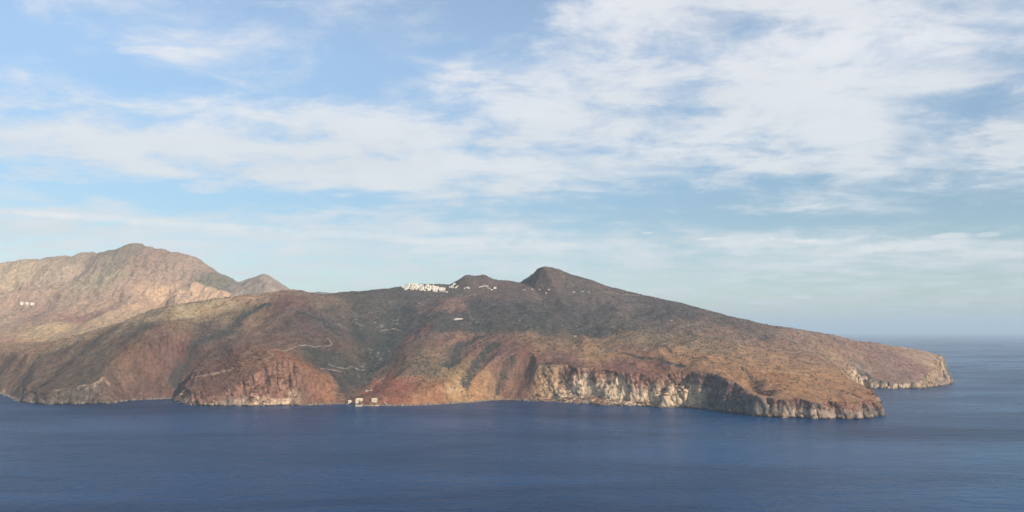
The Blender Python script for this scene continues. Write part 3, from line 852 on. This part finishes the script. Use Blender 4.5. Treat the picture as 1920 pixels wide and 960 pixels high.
cone_ridge('pointed_hill', [(395, 560), (415, 540), (432, 532), (446, 529), (460, 524), (477, 519), (487, 514.5), (494, 513), (502, 515), (512, 521), (528, 532), (545, 543), (558, 549), (585, 556), (620, 570)], 4550, 620,
           'grey pointed hill right of the pale mountain', 170, (.29, .225, .18), 501)
cone_ridge('distant_ridge', [(530, 556), (560, 551), (580, 548.5), (598, 546.5), (620, 549), (640, 549), (655, 547), (668, 548.5), (690, 553), (730, 562)], 6600, 700,
           'faint low ridge far behind the saddle', 250, (.22, .20, .17), 521, 80, 50, 10)

# ------------------------------------------------------------------ the sea
def build_sea():
    rings = [0, 400, 800, 1200, 1700, 2300, 3200, 4500, 7000, 11000, 18000, 30000, 50000, 90000, 160000]
    n = 96
    V = [(0, 0, 0)]; F = []
    for r in rings[1:]:
        for i in range(n):
            V.append((r * math.cos(2 * math.pi * i / n), r * math.sin(2 * math.pi * i / n), 0))
    for i in range(n): F.append((0, 1 + i, 1 + (i + 1) % n))
    for k in range(len(rings) - 2):
        b = 1 + k * n
        for i in range(n):
            F.append((b + i, b + n + i, b + n + (i + 1) % n, b + (i + 1) % n))
    o = mesh_obj('sea', V, F, [M_sea], smooth=True)
    tag(o, 'deep blue open sea with faint wind lanes', kind='structure')
build_sea()

# ------------------------------------------------------------------ tracks
TL = H(GX, GY)                       # full relief on the lattice, for placing things
def ground(x, y):
    return float(lat(TL, np.array([x]), np.array([y]))[0])
def track(name, pts, width, label):
    L = [hit(TL, *p) for p in pts]
    P = []
    for i in range(len(L) - 1):
        a = np.array(L[i][:2]); b = np.array(L[i + 1][:2])
        n = max(2, int(np.hypot(*(b - a)) / 4))
        for j in range(n): P.append(a + (b - a) * j / n)
    P.append(np.array(L[-1][:2])); P = np.array(P)
    for _ in range(3):
        P[1:-1] = (P[:-2] + 2 * P[1:-1] + P[2:]) / 4
    T = np.gradient(P, axis=0); T /= np.linalg.norm(T, axis=1, keepdims=True) + 1e-9
    Nn = np.c_[-T[:, 1], T[:, 0]]
    V = []; F = []
    offs = (-1.25, -1.0, -0.33, 0.33, 1.0, 1.25)
    QQ = np.stack([P + Nn * width / 2 * o for o in offs], 1)
    HH = H(QQ[..., 0], QQ[..., 1])
    for i in range(len(P)):
        q = [P[i] + Nn[i] * width / 2 * o for o in offs]
        hz = HH[i]
        zc = max(hz[1:5]) + 0.5
        for o, w, z in zip(offs, q, hz):
            V.append((w[0], w[1], zc if abs(o) < 1.1 else min(z, zc) - 1.5))
        if i:
            b = (i - 1) * 6
            for j in range(5): F.append((b + j, b + j + 1, b + 7 + j, b + 6 + j))
    o = mesh_obj(name, V, F, [M_track], smooth=True)
    tag(o, label, kind='structure')
track('dirt_track', [(613, 634), (620, 640), (622, 646), (617, 649), (600, 648), (568, 649), (545, 654), (522, 657), (500, 661), (515, 668), (498, 674)], 2.8, 'pale dirt track bending down the reddish spur')
track('dirt_track', [(474, 670), (492, 674), (506, 677), (484, 681)], 2.4, 'short pale track looping below the bend')
track('dirt_track', [(600, 692), (618, 694), (640, 697)], 2.4, 'pale terrace track on the dark scrub slope')
track('dirt_track', [(615, 683), (632, 690), (650, 692), (682, 692)], 2.4, 'pale track crossing above the valley mouth')
track('dirt_track', [(722, 708), (710, 713), (716, 719), (700, 725), (690, 730)], 2.8, 'zigzag stair track above the little landing')
track('dirt_track', [(366, 712), (395, 702), (420, 695), (440, 692)], 2.8, 'pale line of track along the low red spur')
track('dirt_track', [(1130, 548), (1160, 552), (1210, 556), (1240, 563)], 2.8, 'thin pale track below the right-hand skyline')
track('dirt_track', [(712, 620), (742, 617), (758, 622)], 2.8, 'short pale track beside the valley head')

# ------------------------------------------------------------------ scrub and shore boulders (beyond counting)
def blob_scatter(name, X, Y, R, hgt, mat, label, seed, sides=5, flat=0.75):
    n = len(X)
    Z = H(X, Y)
    r_ = np.random.default_rng(seed)
    ang0 = r_.uniform(0, 6.28, n)
    k = sides
    V = np.zeros((n, 2 * k + 1, 3))
    for i in range(k):
        a = ang0 + 2 * math.pi * i / k
        j = r_.uniform(.75, 1.25, n)
        V[:, i] = np.stack([X + R * j * np.cos(a), Y + R * j * np.sin(a), Z - R * 0.5], -1)
        j2 = r_.uniform(.6, 1.0, n) * flat
        V[:, k + i] = np.stack([X + R * j2 * np.cos(a + .3), Y + R * j2 * np.sin(a + .3), Z + hgt * R * r_.uniform(.55, .9, n)], -1)
    V[:, 2 * k] = np.stack([X + R * r_.uniform(-.25, .25, n), Y, Z + hgt * R * r_.uniform(.95, 1.25, n)], -1)
    F = []
    for i in range(k):
        j = (i + 1) % k
        F += [(i, j, k + j), (i, k + j, k + i), (k + i, k + j, 2 * k)]
    F = (np.array(F)[None] + (np.arange(n) * (2 * k + 1))[:, None, None]).reshape(-1, 3)
    o = np_mesh(name, V.reshape(-1, 3), F, mat, False)
    tag(o, label, kind='stuff')
def scatter_scrub():
    N = 420000
    a = rng.uniform(a_l, a_r, N); Y = rng.uniform(2000, 3900, N) ; X = a * Y
    d = lat(CD, X, Y); s = lat(SCR, X, Y)
    cl = 0.5 + 0.9 * fbm(X, Y, 40, 3, 601, .6)
    p = (0.045 + s ** 1.2) * cl * 0.42
    Z = lat(TL, X, Y)
    # keep what the slopes turn towards the open water
    el = (Z - HC) / Y
    keep = (rng.uniform(0, 1, N) < p) & (d > 18)
    X, Y = X[keep], Y[keep]
    a = X / Y; ok = np.ones(len(X), bool)
    Zk = lat(TL, X, Y)
    for f in np.linspace(0.62, 0.985, 14):
        ys = Y * f
        ok &= ~((lat(TL, a * ys, ys) - HC) / ys > (Zk + 6 - HC) / Y + 0.0008)
    X, Y = X[ok], Y[ok]
    if len(X) > 44000: X, Y = X[:44000], Y[:44000]
    R = rng.uniform(1.1, 3.0, len(X)) * rng.uniform(.8, 1.25, len(X))
    blob_scatter('scrub', X, Y, R, 0.85, M_bush, 'low dark scrub dotting the dry slopes', 5, 4)
scatter_scrub()
def scatter_rocks():
    N = 60000
    i = rng.integers(0, len(SP_), N); t = rng.uniform(0, 1, N)
    P = SP_[i] * (1 - t[:, None]) + np.roll(SP_, -1, 0)[i] * t[:, None]
    P = P + rng.normal(0, 16, (N, 2))
    z = H(P[:, 0], P[:, 1])
    m = (z > -2.0) & (z < 3.5) & (P[:, 1] < 3450) & (np.abs(P[:, 0] / P[:, 1]) < 0.7)
    P = P[m][:5000]
    R = rng.gamma(2.2, 0.75, len(P)) + 0.5
    blob_scatter('shore_boulders', P[:, 0], P[:, 1], R, 0.7, M_rock, 'fallen boulders lining the foot of the cliffs', 9, 5, .8)
scatter_rocks()

# ------------------------------------------------------------------ buildings
def boxes(bx):
    V, F = [], []
    for (x0, x1, y0, y1, z0, z1) in bx:
        b = len(V)
        V += [(x0, y0, z0), (x1, y0, z0), (x1, y1, z0), (x0, y1, z0), (x0, y0, z1), (x1, y0, z1), (x1, y1, z1), (x0, y1, z1)]
        F += [(b, b + 3, b + 2, b + 1), (b + 4, b + 5, b + 6, b + 7), (b, b + 1, b + 5, b + 4), (b + 1, b + 2, b + 6, b + 5), (b + 2, b + 3, b + 7, b + 6), (b + 3, b, b + 4, b + 7)]
    return V, F
def shell(w, d, h, parapet=0.5, foot=6.0):
    """house body: walls with a foundation, sunk flat roof behind a parapet"""
    t = 0.35
    V = [(-w, -d, -foot), (w, -d, -foot), (w, d, -foot), (-w, d, -foot), (-w, -d, h), (w, -d, h), (w, d, h), (-w, d, h),
         (-w + t, -d + t, h), (w - t, -d + t, h), (w - t, d - t, h), (-w + t, d - t, h),
         (-w + t, -d + t, h - parapet), (w - t, -d + t, h - parapet), (w - t, d - t, h - parapet), (-w + t, d - t, h - parapet)]
    F = [(0, 1, 5, 4), (1, 2, 6, 5), (2, 3, 7, 6), (3, 0, 4, 7), (0, 3, 2, 1)]
    for i in range(4):
        j = (i + 1) % 4
        F += [(4 + i, 4 + j, 8 + j, 8 + i), (8 + i, 8 + j, 12 + j, 12 + i)]
    return V, F
def vault(w, d, z, n=6):
    V, F = [], []
    for y in (-d, d):
        for i in range(n + 1):
            a = math.pi * i / n
            V.append((w * math.cos(a), y, z + w * 0.7 * math.sin(a)))
    for i in range(n): F.append((i, i + 1, n + 2 + i, n + 1 + i))
    F.append(tuple(range(n + 1))); F.append(tuple(range(2 * n + 1, n, -1)))
    return V, F
def dome(r, z, n=10, m=4):
    V, F = [], []
    for k in range(m):
        e = math.pi / 2 * k / m
        for i in range(n):
            a = 2 * math.pi * i / n
            V.append((r * math.cos(e) * math.cos(a), r * math.cos(e) * math.sin(a), z + r * math.sin(e)))
    V.append((0, 0, z + r))
    for k in range(m - 1):
        for i in range(n): F.append((k * n + i, k * n + (i + 1) % n, (k + 1) * n + (i + 1) % n, (k + 1) * n + i))
    for i in range(n): F.append(((m - 1) * n + i, (m - 1) * n + (i + 1) % n, m * n))
    return V, F
def make_house(name, w, d, h, mat=None, nwin=2, kind='flat', storeys=1):
    mat = mat or M_white
    root = bpy.data.objects.new(name, None); COL.objects.link(root); root.empty_display_size = 1
    mesh_obj('wall', *shell(w, d, h), [mat], root)
    if kind == 'flat':
        t = 0.353
        mesh_obj('roof', *boxes([(-w + t, w - t, -d + t, d - t, h - 0.52, h - 0.44)]), [M_stone if mat is M_stone else mat], root)
    elif kind == 'vault':
        mesh_obj('roof', *vault(w - 0.4, d - 0.4, h - 0.4), [mat], root, smooth=False)
    elif kind == 'dome':
        mesh_obj('roof', *boxes([(-w + .353, w - .353, -d + .353, d - .353, h - 0.52, h - 0.44)]), [mat], root)
        mesh_obj('dome', *dome(min(w, d) * 0.7, h - 0.44), [M_white], root, smooth=True)
    wv, wf = boxes([(-0.6, 0.6, -0.06, 0.06, -0.75, 0.75)])
    wme = None
    for s in range(storeys):
        zc = 1.9 + 3.0 * s
        for i in range(nwin):
            x = -w + (i + 0.5 + (0.25 if nwin == 2 else 0)) * (2 * w) / (nwin + 0.5)
            if s == 0 and abs(x) < 1.1: continue
            if wme is None:
                o = mesh_obj('window', wv, wf, [M_dark], root); wme = o.data
            else:
                o = bpy.data.objects.new('window', wme); COL.objects.link(o); o.parent = root
            o.location = (x, -d, zc)
    o = mesh_obj('door', *boxes([(-0.55, 0.55, -0.07, 0.07, 0, 2.1)]), [M_wood], root)
    o.location = (0, -d, 0)
    return root
def copy_tree(o):
    c = o.copy(); COL.objects.link(c)
    for ch in o.children:
        k = ch.copy(); COL.objects.link(k); k.parent = c
    return c
def put(o, px, py, rz=0.0, scale=1.0, dz=0.0, back=0.0, sink=False):
    x, y, z = hit(TL, px, py)
    y += back
    zz = [ground(x + dx, y + dy) for dx in (-5, 0, 5) for dy in (-4, 0, 4)]
    o.location = (x, y, (sum(zz) / len(zz) if not sink else min(zz)) + dz)
    o.rotation_euler = (0, 0, rz); o.scale = (scale,) * 3
    return o
protos = [make_house('house', 5.0, 4.0, 3.8, kind='flat'), make_house('house', 6.0, 4.2, 6.6, kind='flat', nwin=3, storeys=2),
          make_house('house', 3.6, 5.0, 3.6, kind='vault'), make_house('house', 4.4, 4.4, 4.2, M_pale, kind='flat', nwin=1), make_house('church', 4.6, 5.5, 5.2, kind='dome')]
VL = 'small whitewashed house packed in the dense white village on the left-hand skyline'
vil = []
ntry = 0
top_of_village = lambda px: np.interp(px, [752, 762, 775, 790, 812, 832], [541, 536.5, 536, 536.5, 539.5, 544])
used_proto = [False] * 5
while len(vil) < 105 and ntry < 4000:
    ntry += 1
    px = random.uniform(756, 834)
    lo = np.interp(px, [752, 775, 800, 833], [543, 545, 546.5, 548])
    py = random.uniform(top_of_village(px) - 2, lo - 3.5 * random.random() ** 2)
    if perlin(px / 9.0, py / 3.0, 4) > 0.28: continue
    x, y, z = hit(TL, px, py)
    if any((x - v[0]) ** 2 + (y - v[1]) ** 2 < 58 for v in vil): continue
    k = 4 if len(vil) in (30,) else random.choice((0, 0, 1, 1, 2, 3))
    if not used_proto[k]: o = protos[k]; used_proto[k] = True
    else: o = copy_tree(protos[k])
    zz = [ground(x + dx, y + dy) for dx in (-4, 4) for dy in (-4, 4)]
    o.location = (x, y, sum(zz) / 4 + random.uniform(0, 1.5)); o.rotation_euler = (0, 0, random.uniform(-.5, .5))
    s = random.uniform(.75, 1.35); o.scale = (s, s, s)
    if k == 4: tag(o, 'white domed church standing among the houses of the skyline village', 'church')
    else: tag(o, VL, 'house', 'white houses of the skyline village')
    vil.append((x, y))
M_off = flat_mat('weathered_plaster', (.56, .50, .43))
plain = [make_house('house', 4.2, 3.4, 3.2, M_off, nwin=1), make_house('house', 5.2, 3.4, 3.4, M_off)]
plain_used = [False, False]
def spread(pts, label, group, cat='house', kinds=(0, 1, 2, 3), sc=(0.8, 1.1), pale=False):
    for i, (px, py) in enumerate(pts):
        if pale:
            k = i % 2
            if plain_used[k]: o = copy_tree(plain[k])
            else: o = plain[k]; plain_used[k] = True
        else: o = copy_tree(protos[kinds[i % len(kinds)]])
        put(o, px, py, random.uniform(-.4, .4), random.uniform(*sc))
        if isinstance(label, (list, tuple)): tag(o, label[i], cat)
        else: tag(o, label, cat, group)
spread([(848, 537), (852, 534.5), (849, 540), (855, 540), (858, 537.5), (845, 539.5)], 'white house in the tight cluster at the left foot of the flat-topped knoll', 'houses left of the knoll', sc=(.9, 1.3))
spread([(872, 541), (876, 540.5), (879, 541)], 'white house in the short row below the middle of the knoll', 'houses below the knoll')
spread([(899, 539), (903, 537.5), (907, 537), (911, 536.5), (914, 538), (917, 541)], 'pale house in the curved row below the right end of the knoll', 'houses right of the knoll', sc=(.9, 1.2), pale=True)
spread([(922, 544), (928, 541)], ['lone pale house just right of the curved row, lower of the two', 'lone pale house just right of the curved row, upper of the two'], None)
spread([(837, 548)], ['single white house below the right end of the skyline village'], None)
spread([(765, 541.5), (792, 544)], ['lone white house under the left part of the skyline village', 'lone white house under the middle of the skyline village'], None)
spread([(1012, 543.5), (1030, 544), (1024, 550), (1076, 549), (1092, 547.5), (1104, 548.5), (998, 543), (983, 544)],
       ['tiny white house directly under the summit crag', 'white house a step right of the one under the summit crag', 'white house below the pair under the summit', 'white house left of the pale row on the upper right slope',
        'long white house at the left end of the upper track', 'white house between the upper track and its neighbours', 'white house at the foot of the dark scarp', 'white house left of the foot of the dark scarp'], None, sc=(.75, 1.0), pale=True)
spread([(1259, 602), (1079, 631)], ['isolated white house on the dark upper right slope', 'isolated pale house in scrub on the middle slope'], None, pale=True)
# the long white building in the scrub and the three far ones
def complex_(name, spec, px, py, label, cat, mat=M_white, rz=0, sink=False, dz=0.0):
    root = bpy.data.objects.new(name, None); COL.objects.link(root)
    for (x, y, w, d, h) in spec:
        V, F = shell(w, d, h)
        o = mesh_obj('wall', V, F, [mat], root); o.location = (x, y, 0)
        r = mesh_obj('roof', *boxes([(-w + .353, w - .353, -d + .353, d - .353, h - .52, h - .44)]), [mat], root); r.location = (x, y, 0)
        for i in range(max(1, int(w / 1.8))):
            nw = max(1, int(w / 1.8))
            q = mesh_obj('window', *boxes([(-.5, .5, -.06, .06, -.6, .6)]), [M_dark], root)
            q.location = (x - w + (i + .5) * 2 * w / nw, y - d, 1.9)
    q = mesh_obj('door', *boxes([(-.6, .6, -.07, .07, 0, 2.1)]), [M_wood], root); q.location = (spec[0][0] + .2, spec[0][1] - spec[0][3] - .05, 0)
    put(root, px, py, rz, sink=sink, dz=dz)
    return tag(root, label, cat)
complex_('long_house', [(0, 0, 9, 4, 5.2), (13.5, 1, 4.4, 3.6, 4.2), (-12, .5, 3, 3, 3.6)], 859, 599.5, 'long low white building alone in the dark scrub of the middle slope', 'building')
# ---- the landing on the shore
complex_('boat_house', [(0, 0, 3.6, 3, 5.5), (5, 1, 1.6, 2.6, 3.5)], 655.5, 755, 'small white boat house leftmost at the shore landing', 'building', dz=1.5)
complex_('warehouse', [(0, 0, 8.5, 4, 8.0), (-6, -6, 4, 3, 5.0), (7, -6, 4, 3, 4.5)], 674, 753.5, 'cream warehouse with low annexes right of the white boat house', 'building', M_cream, dz=1.5)
complex_('storehouse', [(0, 0, 7.5, 3.4, 7.0)], 702, 754, 'cream block storehouse on the quay at the shore landing', 'building', M_cream, dz=1.5)
complex_('hut', [(0, 0, 2.2, 2, 3.2)], 722, 757.5, 'tiny pale hut at the water right of the quay', 'hut', M_stone, dz=1)
complex_('terrace_house', [(0, 0, 8, 2.6, 3.2), (12, 0, 3.0, 2.6, 4.2)], 690, 734, 'row of low pale houses above the shore landing', 'building', M_stone, dz=0.5)
def slab(name, x0, x1, px, py, d, h, label, mat, cat):
    x, y, z = hit(TL, px, py)
    V, F = boxes([(x0, x1, -d, d, -4, h), (x0 + 1, x1 - 1, -d - 1.2, -d, -4, h * .5)])
    o = mesh_obj(name, V, F, [mat]); o.location = (x, y - 3, 0)
    tag(o, label, cat)
slab('quay', -16, 14, 702, 758.5, 4.5, 2.2, 'pale stone quay in front of the cream storehouse', M_conc, 'quay')
slab('quay', -9, 10, 673, 760.5, 4.5, 2.6, 'pale stone quay in front of the cream warehouse', M_conc, 'quay')
# far white buildings on the mountain foot
for i, (px, w, lab) in enumerate(((42, 7, 'leftmost of three white farm buildings at the foot of the pale mountain'), (52, 7, 'middle one of three white farm buildings at the foot of the pale mountain'),
                                  (62, 9, 'rightmost and longest of three white farm buildings at the foot of the pale mountain'))):
    x, y, z = hitM(MH, px, 570)
    root = bpy.data.objects.new('farm_building', None); COL.objects.link(root)
    mesh_obj('wall', *shell(w, 4, 3.6, foot=12), [M_white], root)
    mesh_obj('roof', *boxes([(-w + .353, w - .353, -3.647, 3.647, 3.08, 3.16)]), [M_white], root)
    for j in range(3):
        q = mesh_obj('window', *boxes([(-.6, .6, -.06, .06, -.6, .6)]), [M_dark], root); q.location = (-w + (j + .5) * 2 * w / 3, -4, 1.9)
    root.location = (x, y - 6, z + 4); root.rotation_euler = (0, 0, .2)
    tag(root, lab, 'farm building')
# ------------------------------------------------------------------ the air
def haze():
    V, F = boxes([(-170000, 170000, -170000, 170000, -20, 960)])
    m = bpy.data.materials.new('air'); m.use_nodes = True
    t = m.node_tree
    for n in list(t.nodes): t.nodes.remove(n)
    v = t.nodes.new('ShaderNodeVolumePrincipled')
    v.inputs['Color'].default_value = (.69, .83, .92, 1)
    v.inputs['Density'].default_value = 4.0e-5
    v.inputs['Anisotropy'].default_value = 0.0
    o = t.nodes.new('ShaderNodeOutputMaterial')
    t.links.new(v.outputs[0], o.inputs['Volume'])
    ob = mesh_obj('haze', V, F, [m])
    tag(ob, 'thin sea haze filling the air', kind='stuff')
haze()
